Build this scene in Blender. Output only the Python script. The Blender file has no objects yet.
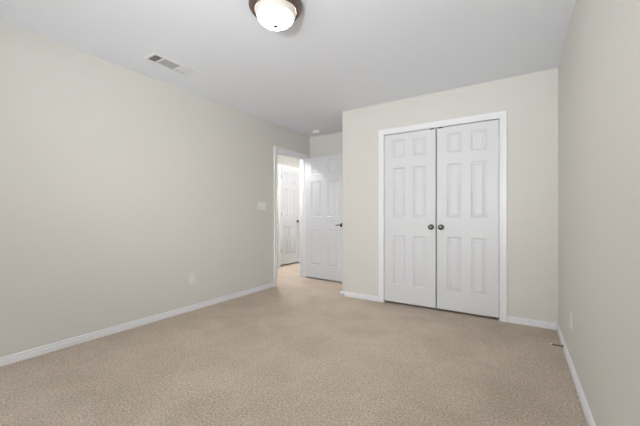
import bpy, bmesh, math, random
from mathutils import Vector, Matrix
PI = math.pi
sc = bpy.context.scene
C = sc.collection

# ---------------------------------------------------------------- dimensions
H = 2.44                       # ceiling height
XL, XR = -3.089, 0.311         # left and right wall faces
YC, XE, YB = 3.636, -1.975, 4.510   # closet wall face, its free corner, alcove back wall face
YF = -2.80                     # wall behind the camera
WT = 0.12                      # wall thickness
XH = -4.14                     # far wall of the hallway
CL0, CL1, CLT = -1.392, -0.160, 2.052    # closet opening
EN0, EN1, ENT = 3.622, 4.398, 2.040      # bedroom doorway in the left wall
HD0, HD1, HDT = 4.99, 5.63, 2.055        # hallway door opening
WX0, WX1, WZ0, WZ1 = -2.75, -0.05, 0.45, 2.30   # bedroom window behind the camera

# ---------------------------------------------------------------- camera
cam_d = bpy.data.cameras.new('camera')
cam = bpy.data.objects.new('camera', cam_d)
C.objects.link(cam)
cam.location = (0, 0, 1.0674)
cam.rotation_euler = (PI/2, 0, 0.56749)
cam_d.sensor_width = 36.0
cam_d.lens = 311.52/640*36.0
cam_d.shift_y = 2.23/640
cam_d.clip_start = 0.02
sc.camera = cam

# ---------------------------------------------------------------- light and exposure
sc.view_settings.view_transform = 'Standard'
sc.view_settings.look = 'None'
sc.view_settings.gamma = 1
sc.view_settings.use_curve_mapping = False
sc.view_settings.exposure = 0.06
DAY = 4.6          # overcast daylight outside
LAMP = 60.0        # frosted bowl of the bedroom lamp
HALL = 300.0
FILL_SPOT = 178.0       # unseen fill spot added to brighten the ceiling and far end
world = bpy.data.worlds.new('sky')
sc.world = world
world.use_nodes = True
bg = world.node_tree.nodes['Background']
# world made brighter below the horizon to lift the ceiling, soft sky above it
wn = world.node_tree; gtc = wn.nodes.new('ShaderNodeTexCoord'); gsp = wn.nodes.new('ShaderNodeSeparateXYZ')
gmr = wn.nodes.new('ShaderNodeMapRange'); gmr.interpolation_type = 'SMOOTHSTEP'
wn.links.new(gtc.outputs['Generated'], gsp.inputs[0]); wn.links.new(gsp.outputs[2], gmr.inputs['Value'])
gmr.inputs['From Min'].default_value = -0.12; gmr.inputs['From Max'].default_value = 0.12
gmr.inputs['To Min'].default_value = DAY*1.6; gmr.inputs['To Max'].default_value = DAY*0.75
wn.links.new(gmr.outputs['Result'], bg.inputs['Strength'])
bg.inputs['Color'].default_value = (0.92, 0.965, 1.0, 1)
pd = bpy.data.lights.new('window_daylight', 'AREA')
pd.shape = 'RECTANGLE'; pd.size = WX1-WX0; pd.size_y = WZ1-WZ0
pd.cycles.is_portal = True
po = bpy.data.objects.new('window_daylight', pd)
C.objects.link(po)
po.location = ((WX0+WX1)/2, YF-WT-0.01, (WZ0+WZ1)/2)
po.rotation_euler = (PI/2, 0, PI)     # faces into the room (+y)

fd = bpy.data.lights.new('fill_spot', 'SPOT'); fd.energy = FILL_SPOT; fd.spot_size = math.radians(105); fd.spot_blend = 1.0  # added fill light, aimed at the far ceiling
fd.shadow_soft_size = 0.12; fd.color = (0.96, 0.98, 1.0)
fo = bpy.data.objects.new('fill_spot', fd); C.objects.link(fo)
fo.location = (-0.45, -0.55, 1.30)
fo.rotation_euler = (Vector((-2.20, 4.1, H))-fo.location).to_track_quat('-Z', 'Y').to_euler()

# ---------------------------------------------------------------- materials
def mat(name, col, rough=0.6, metal=0.0, bump=None, spec=0.5):
    m = bpy.data.materials.new(name); m.use_nodes = True
    nt = m.node_tree; b = nt.nodes['Principled BSDF']
    b.inputs['Base Color'].default_value = (*col, 1)
    b.inputs['Roughness'].default_value = rough
    b.inputs['Metallic'].default_value = metal
    b.inputs['Specular IOR Level'].default_value = spec
    tc = nt.nodes.new('ShaderNodeTexCoord')
    nz = nt.nodes.new('ShaderNodeTexNoise')
    nt.links.new(tc.outputs['Object'], nz.inputs['Vector'])
    sca, st, dist = bump if bump else (300.0, 0.02, 0.0005)
    nz.inputs['Scale'].default_value = sca
    nz.inputs['Detail'].default_value = 3
    bp = nt.nodes.new('ShaderNodeBump')
    bp.inputs['Strength'].default_value = st
    bp.inputs['Distance'].default_value = dist
    nt.links.new(nz.outputs['Fac'], bp.inputs['Height'])
    nt.links.new(bp.outputs['Normal'], b.inputs['Normal'])
    return m

M_wall = mat('beige_paint', (0.738, 0.718, 0.670), 0.75, bump=(140, 0.12, 0.002), spec=0.25)
M_ceil = mat('ceiling_paint', (0.865, 0.890, 0.940), 0.85, bump=(45, 0.25, 0.004), spec=0.2)
M_trim = mat('white_trim_paint', (0.89, 0.89, 0.905), 0.35)
M_door = mat('white_door_paint', (0.745, 0.75, 0.765), 0.42)
M_plate = mat('white_plastic', (0.85, 0.845, 0.835), 0.35)
M_nickel = mat('satin_nickel', (0.20, 0.19, 0.18), 0.22, 1.0)
M_bronze = mat('dark_bronze', (0.085, 0.070, 0.065), 0.35, 0.9)
M_ring = mat('brushed_bronze', (0.20, 0.155, 0.14), 0.4, 0.85, bump=(500, 0.06, 0.0005))
M_dark = mat('black_metal', (0.02, 0.02, 0.02), 0.6)
M_slot = mat('slot_black', (0.03, 0.03, 0.03), 0.7)
M_rod = mat('antique_brass', (0.16, 0.10, 0.06), 0.35, 0.9)
M_rub = mat('white_rubber', (0.80, 0.78, 0.72), 0.6)
M_vent = mat('white_enamel', (0.80, 0.80, 0.80), 0.4)
M_blade = mat('grey_enamel_blade', (0.82, 0.82, 0.82), 0.45)
M_blade_shade = mat('shaded_louver', (0.50, 0.50, 0.50), 0.5)  # middle louvers: their shade is painted in as a darker grey
M_duct = mat('dark_duct', (0.10, 0.10, 0.10), 0.8)

def carpet():
    m = bpy.data.materials.new('beige_carpet'); m.use_nodes = True
    nt = m.node_tree; N = nt.nodes; L = nt.links; b = N['Principled BSDF']
    tc = N.new('ShaderNodeTexCoord')
    def noise(s, d, r=0.6, w=0):
        n = N.new('ShaderNodeTexNoise'); n.inputs['Scale'].default_value = s
        n.inputs['Detail'].default_value = d; n.inputs['Roughness'].default_value = r
        n.inputs['Distortion'].default_value = w
        L.new(tc.outputs['Object'], n.inputs['Vector']); return n
    fine = noise(260, 4, 0.7); tuft = noise(88, 3, 0.7, .3); big = noise(2.6, 5, 0.62, .5)
    r1 = N.new('ShaderNodeValToRGB')
    r1.color_ramp.elements[0].position = 0.38; r1.color_ramp.elements[0].color = (0.352, 0.284, 0.222, 1)
    r1.color_ramp.elements[1].position = 0.61; r1.color_ramp.elements[1].color = (0.875, 0.755, 0.635, 1)
    mx = N.new('ShaderNodeMix'); mx.data_type = 'FLOAT'; mx.inputs[0].default_value = 0.5
    L.new(fine.outputs['Fac'], mx.inputs[2]); L.new(tuft.outputs['Fac'], mx.inputs[3])
    L.new(mx.outputs[0], r1.inputs['Fac'])
    r2 = N.new('ShaderNodeValToRGB')
    r2.color_ramp.elements[0].position = 0.38; r2.color_ramp.elements[0].color = (0.875, 0.868, 0.86, 1)
    r2.color_ramp.elements[1].position = 0.62; r2.color_ramp.elements[1].color = (1, 1, 1, 1)
    L.new(big.outputs['Fac'], r2.inputs['Fac'])
    mm = N.new('ShaderNodeMix'); mm.data_type = 'RGBA'; mm.blend_type = 'MULTIPLY'; mm.inputs[0].default_value = 1
    L.new(r1.outputs['Color'], mm.inputs[6]); L.new(r2.outputs['Color'], mm.inputs[7])
    L.new(mm.outputs[2], b.inputs['Base Color'])
    b.inputs['Roughness'].default_value = 1.0; b.inputs['Specular IOR Level'].default_value = 0.05
    bp = N.new('ShaderNodeBump'); bp.inputs['Strength'].default_value = 0.8; bp.inputs['Distance'].default_value = 0.010
    L.new(mx.outputs[0], bp.inputs['Height']); L.new(bp.outputs['Normal'], b.inputs['Normal'])
    return m
M_carpet = carpet()

def glow(name, strength, r0, col=(1.0, 0.965, 0.91, 1)):
    # frosted glass over bulbs: hottest in the middle, dimmer towards its rim (object space)
    m = bpy.data.materials.new(name); m.use_nodes = True
    nt = m.node_tree; N = nt.nodes; L = nt.links; b = N['Principled BSDF']
    b.inputs['Base Color'].default_value = (0.46, 0.42, 0.37, 1); b.inputs['Roughness'].default_value = 0.25
    tc = N.new('ShaderNodeTexCoord'); sp = N.new('ShaderNodeSeparateXYZ'); L.new(tc.outputs['Object'], sp.inputs[0])
    cx = N.new('ShaderNodeCombineXYZ'); L.new(sp.outputs[0], cx.inputs[0]); L.new(sp.outputs[1], cx.inputs[1])
    ln = N.new('ShaderNodeVectorMath'); ln.operation = 'LENGTH'; L.new(cx.outputs[0], ln.inputs[0])
    mr = N.new('ShaderNodeMapRange'); mr.interpolation_type = 'SMOOTHSTEP'; mr.inputs['From Min'].default_value = 0.1*r0; mr.inputs['From Max'].default_value = 0.88*r0
    mr.inputs['To Min'].default_value = strength*2.0; mr.inputs['To Max'].default_value = 0.33
    L.new(ln.outputs['Value'], mr.inputs['Value'])
    b.inputs['Emission Color'].default_value = col
    L.new(mr.outputs['Result'], b.inputs['Emission Strength'])
    return m
M_bowl = glow('glowing_frosted_glass', LAMP, 0.14)
M_finial = mat('dark_bronze_finial', (0.02, 0.016, 0.014), 0.6, 0.0)
M_bowl_hall = glow('glowing_hall_glass', HALL, 0.14, (0.98, 0.98, 1.0, 1))
M_bowl_added = glow('added_hall_glass', HALL*0.62, 0.14, (0.98, 0.98, 1.0, 1))  # glass of the extra hall lamp added for brightness

def pane_mat():
    m = bpy.data.materials.new('window_glass'); m.use_nodes = True
    nt = m.node_tree; N = nt.nodes; L = nt.links
    N.remove(N['Principled BSDF'])
    tr = N.new('ShaderNodeBsdfTransparent'); gl = N.new('ShaderNodeBsdfGlossy'); gl.inputs['Roughness'].default_value = 0.02
    mx = N.new('ShaderNodeMixShader'); mx.inputs[0].default_value = 0.06
    L.new(tr.outputs[0], mx.inputs[1]); L.new(gl.outputs[0], mx.inputs[2])
    L.new(mx.outputs[0], N['Material Output'].inputs['Surface'])
    return m
M_glass = pane_mat()

# ---------------------------------------------------------------- helpers
def box(bm, x0, x1, y0, y1, z0, z1):
    v = [bm.verts.new(p) for p in ((x0,y0,z0),(x1,y0,z0),(x1,y1,z0),(x0,y1,z0),(x0,y0,z1),(x1,y0,z1),(x1,y1,z1),(x0,y1,z1))]
    for f in ((3,2,1,0),(4,5,6,7),(0,1,5,4),(1,2,6,5),(2,3,7,6),(3,0,4,7)):
        bm.faces.new([v[i] for i in f])
    return bm
def prism(bm, pts, fn, a0, a1, caps=True):
    """extrude the 2D outline pts; fn(u, v, a) gives the 3D point"""
    r = [[bm.verts.new(fn(u, v, a)) for u, v in pts] for a in (a0, a1)]
    n = len(pts)
    for i in range(n):
        bm.faces.new((r[0][i], r[0][(i+1) % n], r[1][(i+1) % n], r[1][i]))
    if caps:
        bm.faces.new(r[0][::-1]); bm.faces.new(r[1])
def lathe(bm, prof, n=40, axis='z', org=(0,0,0), sign=1):
    """revolve (radius, height) profile round an axis"""
    def P(r, h, a):
        c, s = r*math.cos(a), r*math.sin(a); h *= sign
        q = (c, s, h) if axis == 'z' else ((c, h, s) if axis == 'y' else (h, c, s))
        return (q[0]+org[0], q[1]+org[1], q[2]+org[2])
    rings = []
    for r, h in prof:
        if r < 1e-6: rings.append([bm.verts.new(P(0, h, 0))])
        else: rings.append([bm.verts.new(P(r, h, 2*PI*k/n)) for k in range(n)])
    for a, b in zip(rings, rings[1:]):
        for k in range(n):
            k2 = (k+1) % n
            if len(a) == 1 and len(b) == 1: continue
            if len(a) == 1: bm.faces.new((a[0], b[k2], b[k]))
            elif len(b) == 1: bm.faces.new((a[k], a[k2], b[0]))
            else: bm.faces.new((a[k], a[k2], b[k2], b[k]))
def obj(name, bm, m, parent=None, smooth=False, bevel=0, loc=None):
    bmesh.ops.recalc_face_normals(bm, faces=bm.faces)
    me = bpy.data.meshes.new(name); bm.to_mesh(me); bm.free()
    me.materials.append(m)
    if smooth:
        for p in me.polygons: p.use_smooth = True
    o = bpy.data.objects.new(name, me); C.objects.link(o)
    if bevel:
        b = o.modifiers.new('bevel', 'BEVEL'); b.width = bevel; b.segments = 2; b.limit_method = 'ANGLE'
    if parent: o.parent = parent
    if loc: o.location = loc
    return o
def tag(o, label=None, cat=None, group=None, kind=None):
    if label: o['label'] = label
    if cat: o['category'] = cat
    if group: o['group'] = group
    if kind: o['kind'] = kind
    return o
def struct(name, bm, m, label=None, cat=None, **k):
    return tag(obj(name, bm, m, **k), label, cat, kind='structure')
def empty(name, loc, rz=0):
    e = bpy.data.objects.new(name, None); C.objects.link(e)
    e.location = loc; e.rotation_euler = (0, 0, rz); e.empty_display_size = 0.05
    return e
def B(): return bmesh.new()

# ---------------------------------------------------------------- room shell
bm = B(); box(bm, -5.1, XR+WT, YF-WT, 6.7, -0.10, 0.0)
struct('floor', bm, M_carpet, 'beige looped carpet covering the bedroom and hallway floor', 'floor')
VX0, VX1, VY0, VY1 = -2.742, -2.602, 1.481, 1.848     # hole for the register
bm = B()
box(bm, -5.1, VX0, YF-WT, 6.7, H, H+0.1); box(bm, VX1, XR+WT, YF-WT, 6.7, H, H+0.1)
box(bm, VX0, VX1, YF-WT, VY0, H, H+0.1); box(bm, VX0, VX1, VY1, 6.7, H, H+0.1)
struct('ceiling', bm, M_ceil, 'flat pale grey ceiling', 'ceiling')

bm = B()
box(bm, XL-WT, XL, YF, EN0, 0, H); box(bm, XL-WT, XL, EN1, 6.6, 0, H); box(bm, XL-WT, XL, EN0, EN1, ENT, H)
struct('wall_left', bm, M_wall, 'long beige wall with doorway to the hallway', 'wall')
bm = B(); box(bm, XR, XR+WT, YF, YB, 0, H)
struct('wall_right', bm, M_wall, 'beige wall at the right edge', 'wall')
# closet wall with a rounded drywall corner
bm = B(); r = 0.018; pts = [(XE+r-r*math.cos(a*PI/2/6), YC+r-r*math.sin(a*PI/2/6)) for a in range(7)]
pts += [(CL0, YC), (CL0, YC+WT), (XE+WT, YC+WT), (XE+WT, YB), (XE, YB)]
prism(bm, pts, lambda u, v, a: (u, v, a), 0, H)
box(bm, CL1, XR, YC, YC+WT, 0, H); box(bm, CL0, CL1, YC, YC+WT, CLT, H)
struct('wall_closet', bm, M_wall, 'beige wall around the double closet doors', 'wall')
bm = B(); box(bm, XL, XR+WT, YB, YB+WT, 0, H)
struct('wall_alcove', bm, M_wall, 'short beige wall behind the open bedroom door', 'wall')
bm = B()
box(bm, XL-WT, WX0, YF-WT, YF, 0, H); box(bm, WX1, XR+WT, YF-WT, YF, 0, H)
box(bm, WX0, WX1, YF-WT, YF, 0, WZ0); box(bm, WX0, WX1, YF-WT, YF, WZ1, H)
struct('wall_window', bm, M_wall)
# hallway
bm = B()
box(bm, XH-WT, XH, 1.6, HD0, 0, H); box(bm, XH-WT, XH, HD1, 6.6, 0, H); box(bm, XH-WT, XH, HD0, HD1, HDT, H)
struct('wall_hallway', bm, M_wall, 'bright hallway wall seen through the doorway', 'wall')
bm = B()
box(bm, XH-WT, XL-WT, 1.48, 1.6, 0, H); box(bm, XH-WT, XL, 6.6, 6.7, 0, H)
box(bm, -5.1, -5.0, 4.6, 6.1, 0, H); box(bm, -5.0, XH-WT, 4.6, 4.7, 0, H); box(bm, -5.0, XH-WT, 6.0, 6.1, 0, H)
struct('wall_hallway_end', bm, M_wall)

# ---------------------------------------------------------------- window behind the camera
bm = B()
for a in (WX0, (WX0+WX1)/2-0.03, WX1-0.06): box(bm, a, a+0.06, YF-0.09, YF-0.04, WZ0, WZ1)
for a, b in ((WX0, WX1),):
    for z in (WZ0, (WZ0+WZ1)/2-0.025, WZ1-0.05): box(bm, a+0.06, (WX0+WX1)/2-0.03, YF-0.088, YF-0.042, z, z+0.05); box(bm, (WX0+WX1)/2+0.03, b-0.06, YF-0.088, YF-0.042, z, z+0.05)
w = struct('window_1', bm, M_trim)
bm = B(); box(bm, WX0+.06, WX1-.06, YF-0.067, YF-0.063, WZ0+.05, WZ1-.05); obj('window_pane', bm, M_glass, w)
bm = B(); box(bm, WX0-0.05, WX1+0.05, YF+0.001, YF+0.05, WZ0-0.025, WZ0-0.001); obj('window_sill', bm, M_trim, w, bevel=0.004)

# ---------------------------------------------------------------- baseboards
BBP = [(0, 0.001), (0.015, 0.001), (0.015, 0.036), (0.0125, 0.039), (0.0055, 0.041), (0.0055, 0.045), (0.0105, 0.048), (0.0100, 0.058), (0.002, 0.063), (0, 0.063)]
def baseboard(name, segs, label):
    """segs: (x0, y0, x1, y1, nx, ny): run along the wall, n pointing into the room"""
    bm = B()
    for x0, y0, x1, y1, nx, ny in segs:
        g = 0.0
        prism(bm, BBP, lambda u, v, a: (x0+(x1-x0)*a+nx*(u+g), y0+(y1-y0)*a+ny*(u+g), v), 0, 1)
    return struct(name, bm, M_trim, label, 'baseboard')
CW = 0.062        # casing width
baseboard('baseboard_left', [(XL, YF, XL, EN0-CW-.004, 1, 0)], 'white baseboard along the long left wall')
baseboard('baseboard_right', [(XR, YF, XR, YC, -1, 0)], 'white baseboard along the right wall')
baseboard('baseboard_closet', [(XE-0.015, YC, CL0-CW-.004, YC, 0, -1), (CL1+CW+.004, YC, XR-0.015, YC, 0, -1), (XE, YC-.015, XE, YB-.015, -1, 0)],
          'white baseboard on both sides of the closet')
baseboard('baseboard_alcove', [(XL, YB, XE, YB, 0, -1)], 'white baseboard behind the open door')
baseboard('baseboard_hallway', [(XH, 1.6, XH, HD0-CW-.004, 1, 0), (XH, HD1+CW+.004, XH, 6.6, 1, 0)], 'white baseboard in the hallway')

# ---------------------------------------------------------------- casings with jambs
# casing profile: u across the width from the opening outwards, v proud of the wall
CP = [(0, 0), (0, 0.008), (0.004, 0.011), (0.018, 0.012), (0.024, 0.0165), (0.040, 0.0175), (0.052, 0.0185), (CW-0.002, 0.018), (CW, 0.015), (CW, 0)]
def casing(bm, a0, a1, top, fn, z0=0.0):
    """mitred casing round an opening; fn(a, z, v)->3D with a along the wall, v proud of it"""
    rings = []
    for k in range(4):
        ring = []
        for u, v in CP:
            a = (a0-u) if k < 2 else (a1+u)
            z = z0 if k in (0, 3) else top+u
            ring.append(bm.verts.new(fn(a, z, v)))
        rings.append(ring)
    n = len(CP)
    for r0, r1 in zip(rings, rings[1:]):
        for i in range(n):
            bm.faces.new((r0[i], r0[(i+1) % n], r1[(i+1) % n], r1[i]))
    bm.faces.new(rings[0][::-1]); bm.faces.new(rings[3])
JT = 0.004        # visible reveal of jamb boards in the opening
# closet
bm = B(); casing(bm, CL0, CL1, CLT, lambda a, z, v: (a, YC-v, z))
box(bm, CL0, CL0+JT, YC, YC+WT, 0, CLT); box(bm, CL1-JT, CL1, YC, YC+WT, 0, CLT); box(bm, CL0+JT, CL1-JT, YC, YC+WT, CLT-JT, CLT)
box(bm, CL0+JT, CL1-JT, YC+0.045, YC+0.06, CLT-JT-0.012, CLT-JT)
struct('trim_1', bm, M_trim, 'white moulded casing framing the double closet doors', 'door trim')
# bedroom doorway
bm = B(); casing(bm, EN0, EN1, ENT, lambda a, z, v: (XL+v, a, z)); casing(bm, EN0, EN1, ENT, lambda a, z, v: (XL-WT-v, a, z))
box(bm, XL-WT, XL, EN0, EN0+JT, 0, ENT); box(bm, XL-WT, XL, EN1-JT, EN1, 0, ENT); box(bm, XL-WT, XL, EN0+JT, EN1-JT, ENT-JT, ENT)
box(bm, XL-0.052, XL-0.040, EN0+JT, EN0+JT+0.01, 0, ENT-JT); box(bm, XL-0.052, XL-0.040, EN1-JT-0.01, EN1-JT, 0, ENT-JT)
box(bm, XL-0.052, XL-0.040, EN0+JT+.01, EN1-JT-.01, ENT-JT-0.01, ENT-JT)
struct('trim_2', bm, M_trim, 'white casing around the bedroom doorway', 'door trim')
# hallway door
bm = B(); casing(bm, HD0, HD1, HDT, lambda a, z, v: (XH+v, a, z))
box(bm, XH-WT, XH, HD0, HD0+JT, 0, HDT); box(bm, XH-WT, XH, HD1-JT, HD1, 0, HDT); box(bm, XH-WT, XH, HD0+JT, HD1-JT, HDT-JT, HDT)
struct('trim_3', bm, M_trim, 'white casing around the hallway door', 'door trim')

# ---------------------------------------------------------------- six-panel doors
def six_panel(w, h, stile, mull, zs, t=0.035):
    """leaf in local space: x 0..w, y 0..t (face at y=0 and y=t), z 0..h; zs = [(z0, z1)] of panel rows"""
    bm = B(); pw = (w-2*stile-mull)/2
    xs = [0, stile, stile+pw, stile+pw+mull, w-stile, w]
    zz = [0] + [q for a in zs for q in a] + [h]
    for y, sg in ((0, 1), (t, -1)):
        for i in range(5):
            for j in range(len(zz)-1):
                x0, x1, z0, z1 = xs[i], xs[i+1], zz[j], zz[j+1]
                if i in (1, 3) and j % 2 == 1:
                    prev = None
                    for ins, d in ((0, 0), (0.005, 0.0025), (0.012, 0.0105), (0.019, 0.0105), (0.042, 0.0015), (0.046, 0.0015)):
                        ring = [bm.verts.new((px, y+sg*d, pz)) for px, pz in ((x0+ins, z0+ins), (x1-ins, z0+ins), (x1-ins, z1-ins), (x0+ins, z1-ins))]
                        if prev:
                            for k in range(4): bm.faces.new((prev[k], prev[(k+1) % 4], ring[(k+1) % 4], ring[k]))
                        prev = ring
                    bm.faces.new(prev)
                else:
                    bm.faces.new([bm.verts.new(p) for p in ((x0,y,z0),(x1,y,z0),(x1,y,z1),(x0,y,z1))])
    for i in range(5):
        for z in (0, h):
            bm.faces.new([bm.verts.new(p) for p in ((xs[i],0,z),(xs[i+1],0,z),(xs[i+1],t,z),(xs[i],t,z))])
    for j in range(len(zz)-1):
        for x in (0, w):
            bm.faces.new([bm.verts.new(p) for p in ((x,0,zz[j]),(x,t,zz[j]),(x,t,zz[j+1]),(x,0,zz[j+1]))])
    bmesh.ops.remove_doubles(bm, verts=bm.verts, dist=1e-5)
    return bm
def hinge(parent, x, y, z, m, L=0.089, r=0.0065):
    bm = B()
    for k in range(5):
        a = -L/2+k*L/5+0.0006; b = a+L/5-0.0012
        lathe(bm, [(0, a), (r, a), (r, b), (0, b)], 14, 'z', (x, y, z))
    lathe(bm, [(0, L/2), (r*0.8, L/2), (r*0.5, L/2+0.004), (0, L/2+0.005)], 14, 'z', (x, y, z))
    return obj('hinge', bm, m, parent)
def knob(parent, x, z):
    bm = B()
    lathe(bm, [(0,0.0005),(0.0315,0.0005),(0.0315,0.004),(0.028,0.008),(0.014,0.010),(0.0115,0.014),(0.0115,0.026),(0.014,0.030),
               (0.022,0.034),(0.0265,0.041),(0.0275,0.048),(0.025,0.056),(0.018,0.061),(0.008,0.0635),(0,0.064)], 36, 'y', (x, 0, z), -1)
    o = obj('door_knob', bm, M_nickel, parent, smooth=True)
    return o
ZS = [(0.205, 0.803), (1.015, 1.608), (1.725, 1.940)]

# closet pair
GB = 0.027
gapc = -0.778; yl = YC+0.004
for nm, x0, x1, hx, lab in (('door_1', CL0+JT+.005, gapc-.006, 'l', 'left leaf of the white six-panel closet doors, hinged at its left'),
                       ('door_2', gapc+.006, CL1-JT-.005, 'r', 'right leaf of the white six-panel closet doors, nearest the right wall')):
    w = x1-x0; h = CLT-JT-0.008-GB
    d = struct(nm, six_panel(w, h, 0.108, 0.092, ZS), M_door, lab, 'closet door', loc=(x0, yl, GB))
    knob(d, w-0.048 if hx == 'l' else 0.048, 0.907)
    for z in (0.295, 1.02, 1.775): hinge(d, -0.002 if hx == 'l' else w+0.002, -0.0075, z, M_trim)
    bm = B(); a = (w-0.062, w-0.018) if hx == 'l' else (0.018, 0.062)
    box(bm, a[0], a[1], -0.003, 0.022, h+0.0003, h+0.0045)
    box(bm, a[0], a[1], -0.0035, -0.0005, h-0.006, h+0.0045)
    tag(obj('ball_catch', bm, M_dark, d), 'small black ball catch on the door top')

# bedroom door, open into the room
W3 = 0.795; ANG = math.radians(-4.5)
d = struct('door_3', six_panel(W3, 2.004, 0.125, 0.120, ZS), M_door, 'open white six-panel bedroom door swung against the alcove', 'door')
d.location = (XL+0.024, EN1-0.046, 0.026); d.rotation_euler = (0, 0, ANG)
for z in (0.30, 1.06, 1.81): hinge(d, -0.006, 0.037, z, M_nickel)
def lever(parent, x, z, face_y, s, dirx):
    bm = B()
    lathe(bm, [(0,0.0005),(0.0325,0.0005),(0.0325,0.005),(0.029,0.009),(0.013,0.011),(0.011,0.016),(0.011,0.046),(0,0.046)], 32, 'y', (x, face_y, z), -s)
    n = 10; rings = []
    for k in range(n+1):
        t = k/n; cx = x+dirx*(-0.008+0.092*t); cz = z+0.004*math.sin(t*PI)-0.003*t
        ry = 0.0065*(1-0.3*t); rz = 0.0100*(1-0.25*t)
        if k in (0, n): ry *= 0.6; rz *= 0.6
        rings.append([bm.verts.new((cx, face_y-s*0.048+ry*math.cos(a*PI/6), cz+rz*math.sin(a*PI/6))) for a in range(12)])
    for a, b in zip(rings, rings[1:]):
        for k in range(12): bm.faces.new((a[k], a[(k+1) % 12], b[(k+1) % 12], b[k]))
    bm.faces.new(rings[0]); bm.faces.new(rings[-1][::-1])
    tag(obj('door_handle', bm, M_bronze, parent, smooth=True), 'dark bronze lever handle')
lever(d, W3-0.062, 0.905-0.018, 0, 1, -1); lever(d, W3-0.062, 0.905-0.018, 0.035, -1, -1)

# hallway door (closed); its face towards the hall is +x
w4 = HD1-HD0-2*JT-.006
d = struct('door_4', six_panel(w4, 2.014, 0.10, 0.085, ZS), M_door, 'closed white six-panel door across the hallway', 'door')
d.location = (XH-0.003, HD0+JT+.003, 0.034); d.rotation_euler = (0, 0, PI/2)
lever(d, w4-0.055, 0.90, 0, 1, -1)
for z in (0.29, 1.05, 1.84): hinge(d, -0.002, -0.0075, z, M_nickel)

# ---------------------------------------------------------------- ceiling lights
def ceiling_light(x, y, glass, label):
    e = empty('ceiling_light', (x, y, H))
    tag(e, label, 'ceiling light')
    bm = B()
    lathe(bm, [(0.0,-0.0008),(0.150,-0.0008),(0.163,-0.004),(0.170,-0.014),(0.171,-0.028),(0.166,-0.038),(0.160,-0.046),(0.153,-0.055),(0.144,-0.061),
               (0.137,-0.060),(0.137,-0.052),(0.0,-0.052)], 72)
    obj('metal_ring', bm, M_ring, e, smooth=True)
    bm = B(); prof = []
    R0, D = 0.130, 0.090
    for k in range(15):
        a = k/14*PI/2
        prof.append((R0*math.cos(a)**0.85 if k < 14 else 0, -0.0565-D*math.sin(a)))
    prof = [(R0, -0.0535)] + prof
    lathe(bm, prof, 64)
    obj('glass_bowl', bm, glass, e, smooth=True)
    bm = B(); z = -0.0565-D
    lathe(bm, [(0,z-0.0003),(0.0165,z-0.0003),(0.0175,z-0.005),(0.012,z-0.010),(0.005,z-0.011),(0.0045,z-0.015),(0.0065,z-0.018),(0.005,z-0.022),(0,z-0.024)], 24)
    obj('finial', bm, M_finial, e, smooth=True)
    return e
ceiling_light(-1.325, 1.545, M_bowl, 'lit dome ceiling light with bronze ring and frosted glass bowl')
ceiling_light(-3.67, 4.16, M_bowl_hall, 'lit dome ceiling light out of sight in the hallway by the bedroom doorway')
ceiling_light(-3.42, 6.30, M_bowl_added, 'unseen dome ceiling light added at the far end of the hallway to brighten it')  # second hall lamp, added to light the hallway wall and door

# ---------------------------------------------------------------- ceiling register
vx, vy = (VX0+VX1)/2, (VY0+VY1)/2
e = empty('ceiling_vent', (vx, vy, H))
tag(e, 'white rectangular louvered air vent in the ceiling above the left wall', 'vent')
hx, hy = (VX1-VX0)/2, (VY1-VY0)/2
ox, oy = hx+0.014, hy+0.016
bm = B()
def ring_frame(bm, ix, iy, ox, oy, z0, z1):
    v = []
    for (a, b, z) in ((ox, oy, z0), (ox-0.004, oy-0.004, z1), (ix, iy, z1), (ix, iy, z0+0.0)):
        v.append([bm.verts.new((s*a, t*b, z)) for s, t in ((-1,-1),(1,-1),(1,1),(-1,1))])
    for p, q in zip(v, v[1:]+v[:1]):
        for k in range(4): bm.faces.new((p[k], p[(k+1) % 4], q[(k+1) % 4], q[k]))
ring_frame(bm, hx-0.006, hy-0.006, ox, oy, -0.0005, -0.007)
s1, s2 = -hy+0.23*2*hy, -hy+0.69*2*hy
for s in (s1, s2): box(bm, -hx+.006, hx-.006, s-0.005, s+0.005, -0.0068, 0.004)
obj('frame', bm, M_vent, e)
bm = B()
for a0, a1, b0, b1 in ((-hx+.001, -hx+.002, -hy+.001, hy-.001), (hx-.002, hx-.001, -hy+.001, hy-.001), (-hx+.002, hx-.002, -hy+.001, -hy+.002), (-hx+.002, hx-.002, hy-.002, hy-.001)):
    box(bm, a0, a1, b0, b1, 0.001, 0.15)
box(bm, -hx+.001, hx-.001, -hy+.001, hy-.001, 0.15, 0.152)
obj('duct', bm, M_duct, e)
def blade(cx, cy, L, along, tilt, wd=0.014, m=None):
    """thin louver, long axis 'x' or 'y', tilted about it"""
    bm = B(); t = 0.0006
    for s in (1,):
        c, sn = math.cos(tilt), math.sin(tilt)
        q = []
        for u, v in ((-wd/2, -t), (wd/2, -t), (wd/2, t), (-wd/2, t)):
            q.append((u*c-v*sn, u*sn+v*c))
        fn = (lambda u, v, a: (cx+u, cy+a, 0.0035+v)) if along == 'y' else (lambda u, v, a: (cx+a, cy+u, 0.0035+v))
        prism(bm, q, fn, -L/2, L/2)
    obj('louver', bm, m or M_blade, e)
T = math.radians(38)
n1 = 6
for k in range(n1):      # near bank throws towards the camera side
    yy = -hy+0.012+k*(s1-0.010+hy-0.012)/(n1-1)
    blade(0, yy, 2*hx-.014, 'x', T)
for k in range(8):       # middle bank
    xx = -hx+0.014+k*(2*hx-0.028)/7
    blade(xx, (s1+s2)/2, s2-s1-0.012, 'y', math.radians(32), 0.0140, M_blade_shade)
for k in range(n1):      # far bank
    yy = s2+0.010+k*(hy-0.012-s2-0.010)/(n1-1)
    blade(0, yy, 2*hx-.014, 'x', -math.radians(30), 0.017)

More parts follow.
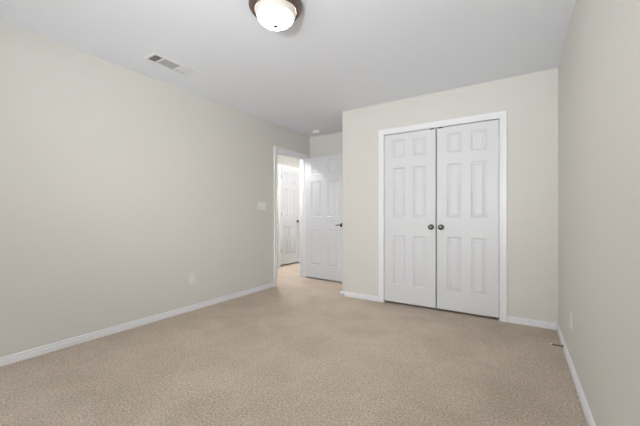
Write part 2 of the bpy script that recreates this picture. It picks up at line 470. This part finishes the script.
# ---------------------------------------------------------------- smoke detector
e = empty('smoke_detector', (-2.785, 4.265, H)); tag(e, 'small round white smoke detector on the ceiling near the bedroom door', 'smoke detector')
bm = B(); lathe(bm, [(0,-0.0005),(0.070,-0.0005),(0.070,-0.010),(0.0,-0.010)], 40); obj('base', bm, M_plate, e)
bm = B(); lathe(bm, [(0,-0.0105),(0.062,-0.0105),(0.065,-0.022),(0.058,-0.034),(0.040,-0.040),(0.018,-0.041),(0.016,-0.039),(0,-0.039)], 40)
obj('cover', bm, M_plate, e, smooth=True)

# ---------------------------------------------------------------- switch and outlets (local: plate in xz, facing -y)
def plate_mesh(w, h=0.116, t=0.006):
    bm = B()
    v = []
    for ins, y in ((0, -0.0004), (0, -0.003), (0.0035, -t), ):
        v.append([bm.verts.new((sx*(w/2-ins), y, sz*(h/2-ins))) for sx, sz in ((-1,-1),(1,-1),(1,1),(-1,1))])
    for p, q in zip(v, v[1:]):
        for k in range(4): bm.faces.new((p[k], p[(k+1) % 4], q[(k+1) % 4], q[k]))
    bm.faces.new(v[0][::-1]); bm.faces.new(v[-1])
    return bm
def screw(parent, x, z):
    bm = B(); lathe(bm, [(0, 0.0061), (0.0032, 0.0061), (0.0026, 0.0072), (0, 0.0074)], 12, 'y', (x, 0, z), -1)
    obj('screw', bm, M_plate, parent)
def outlet(loc, rz, label, kind='wall outlet', group=None):
    e = empty('wall_outlet', loc, rz); tag(e, label, 'outlet', group)
    obj('cover_plate', plate_mesh(0.071), M_plate, e)
    for z in (-0.0195, 0.0195):
        bm = B(); n = 24; pr = [(max(-0.0145, min(0.0145, 0.0172*math.cos(2*PI*k/n))), z+0.0142*math.sin(2*PI*k/n)) for k in range(n)]
        prism(bm, pr, lambda u, v, a: (u, a, v), -0.0078, -0.0061)
        s = obj('socket', bm, M_plate, e)
        bm = B()
        box(bm, -0.0072, -0.0052, -0.0082, -0.0079, z-0.001, z+0.007); box(bm, 0.0052, 0.0072, -0.0082, -0.0079, z, z+0.006)
        lathe(bm, [(0, 0.0079), (0.0024, 0.0079), (0.0024, 0.0082), (0, 0.0082)], 12, 'y', (0, 0, z-0.0065), -1)
        obj('socket_slots', bm, M_slot, s)
    screw(e, 0, 0)
    return e
outlet((XL, 2.170, 0.355), PI/2, 'white duplex wall outlet low on the long left wall')
outlet((XR, 2.755, 0.340), -PI/2, 'white duplex wall outlet low on the right wall past the door stop')
e = empty('light_switch', (XL, 3.305, 1.200), PI/2)
tag(e, 'white three-gang light switch on the left wall beside the bedroom doorway', 'light switch')
obj('cover_plate', plate_mesh(0.163), M_plate, e)
for k in (-1, 0, 1):
    x = k*0.046
    bm = B(); box(bm, x-0.005, x+0.005, -0.0066, -0.0061, -0.012, 0.012)
    prism(bm, [(-0.0067, -0.004), (-0.0067, 0.008), (-0.018, 0.0115), (-0.018, 0.0055)], lambda u, v, a: (x+a, u, v), -0.0036, 0.0036)
    obj('toggle', bm, M_plate, e)
    screw(e, x, 0.030); screw(e, x, -0.030)

# ---------------------------------------------------------------- door stops
def door_stop(loc, rz, L, m, tip, label):
    """local: springs out along -y from the baseboard face"""
    e = empty('door_stop', loc, rz); tag(e, label, 'door stop', None)
    bm = B(); lathe(bm, [(0,0.0005),(0.0125,0.0005),(0.0125,0.003),(0.008,0.007),(0.0,0.007)], 24, 'y', (0,0,0), -1)
    obj('base', bm, m, e, smooth=False)
    bm = B(); prof = [(0, 0.0072)]
    n = 15
    for k in range(n):      # coils of the spring
        a = 0.0073+(L-0.0075)*k/n; b = (L-0.0075)/n
        prof += [(0.0036, a), (0.0052, a+b*0.35), (0.0052, a+b*0.65)]
    prof += [(0.0036, L-0.0003), (0, L-0.0003)]
    lathe(bm, prof, 18, 'y', (0,0,0), -1); obj('spring_rod', bm, m, e)
    bm = B(); lathe(bm, [(0,L),(0.0075,L),(0.0085,L+0.004),(0.0085,L+0.012),(0.006,L+0.016),(0,L+0.0165)], 24, 'y', (0,0,0), -1)
    obj('rubber_tip', bm, tip, e, smooth=True)
    return e
door_stop((XR-0.015, 3.09, 0.038), -PI/2, 0.072, M_rod, M_rub, 'bronze spring door stop with white tip on the right wall baseboard')
door_stop((-1.935, YC-0.015, 0.034), 0, 0.030, M_rub, M_dark, 'short white door stop with black tip on the baseboard left of the closet')
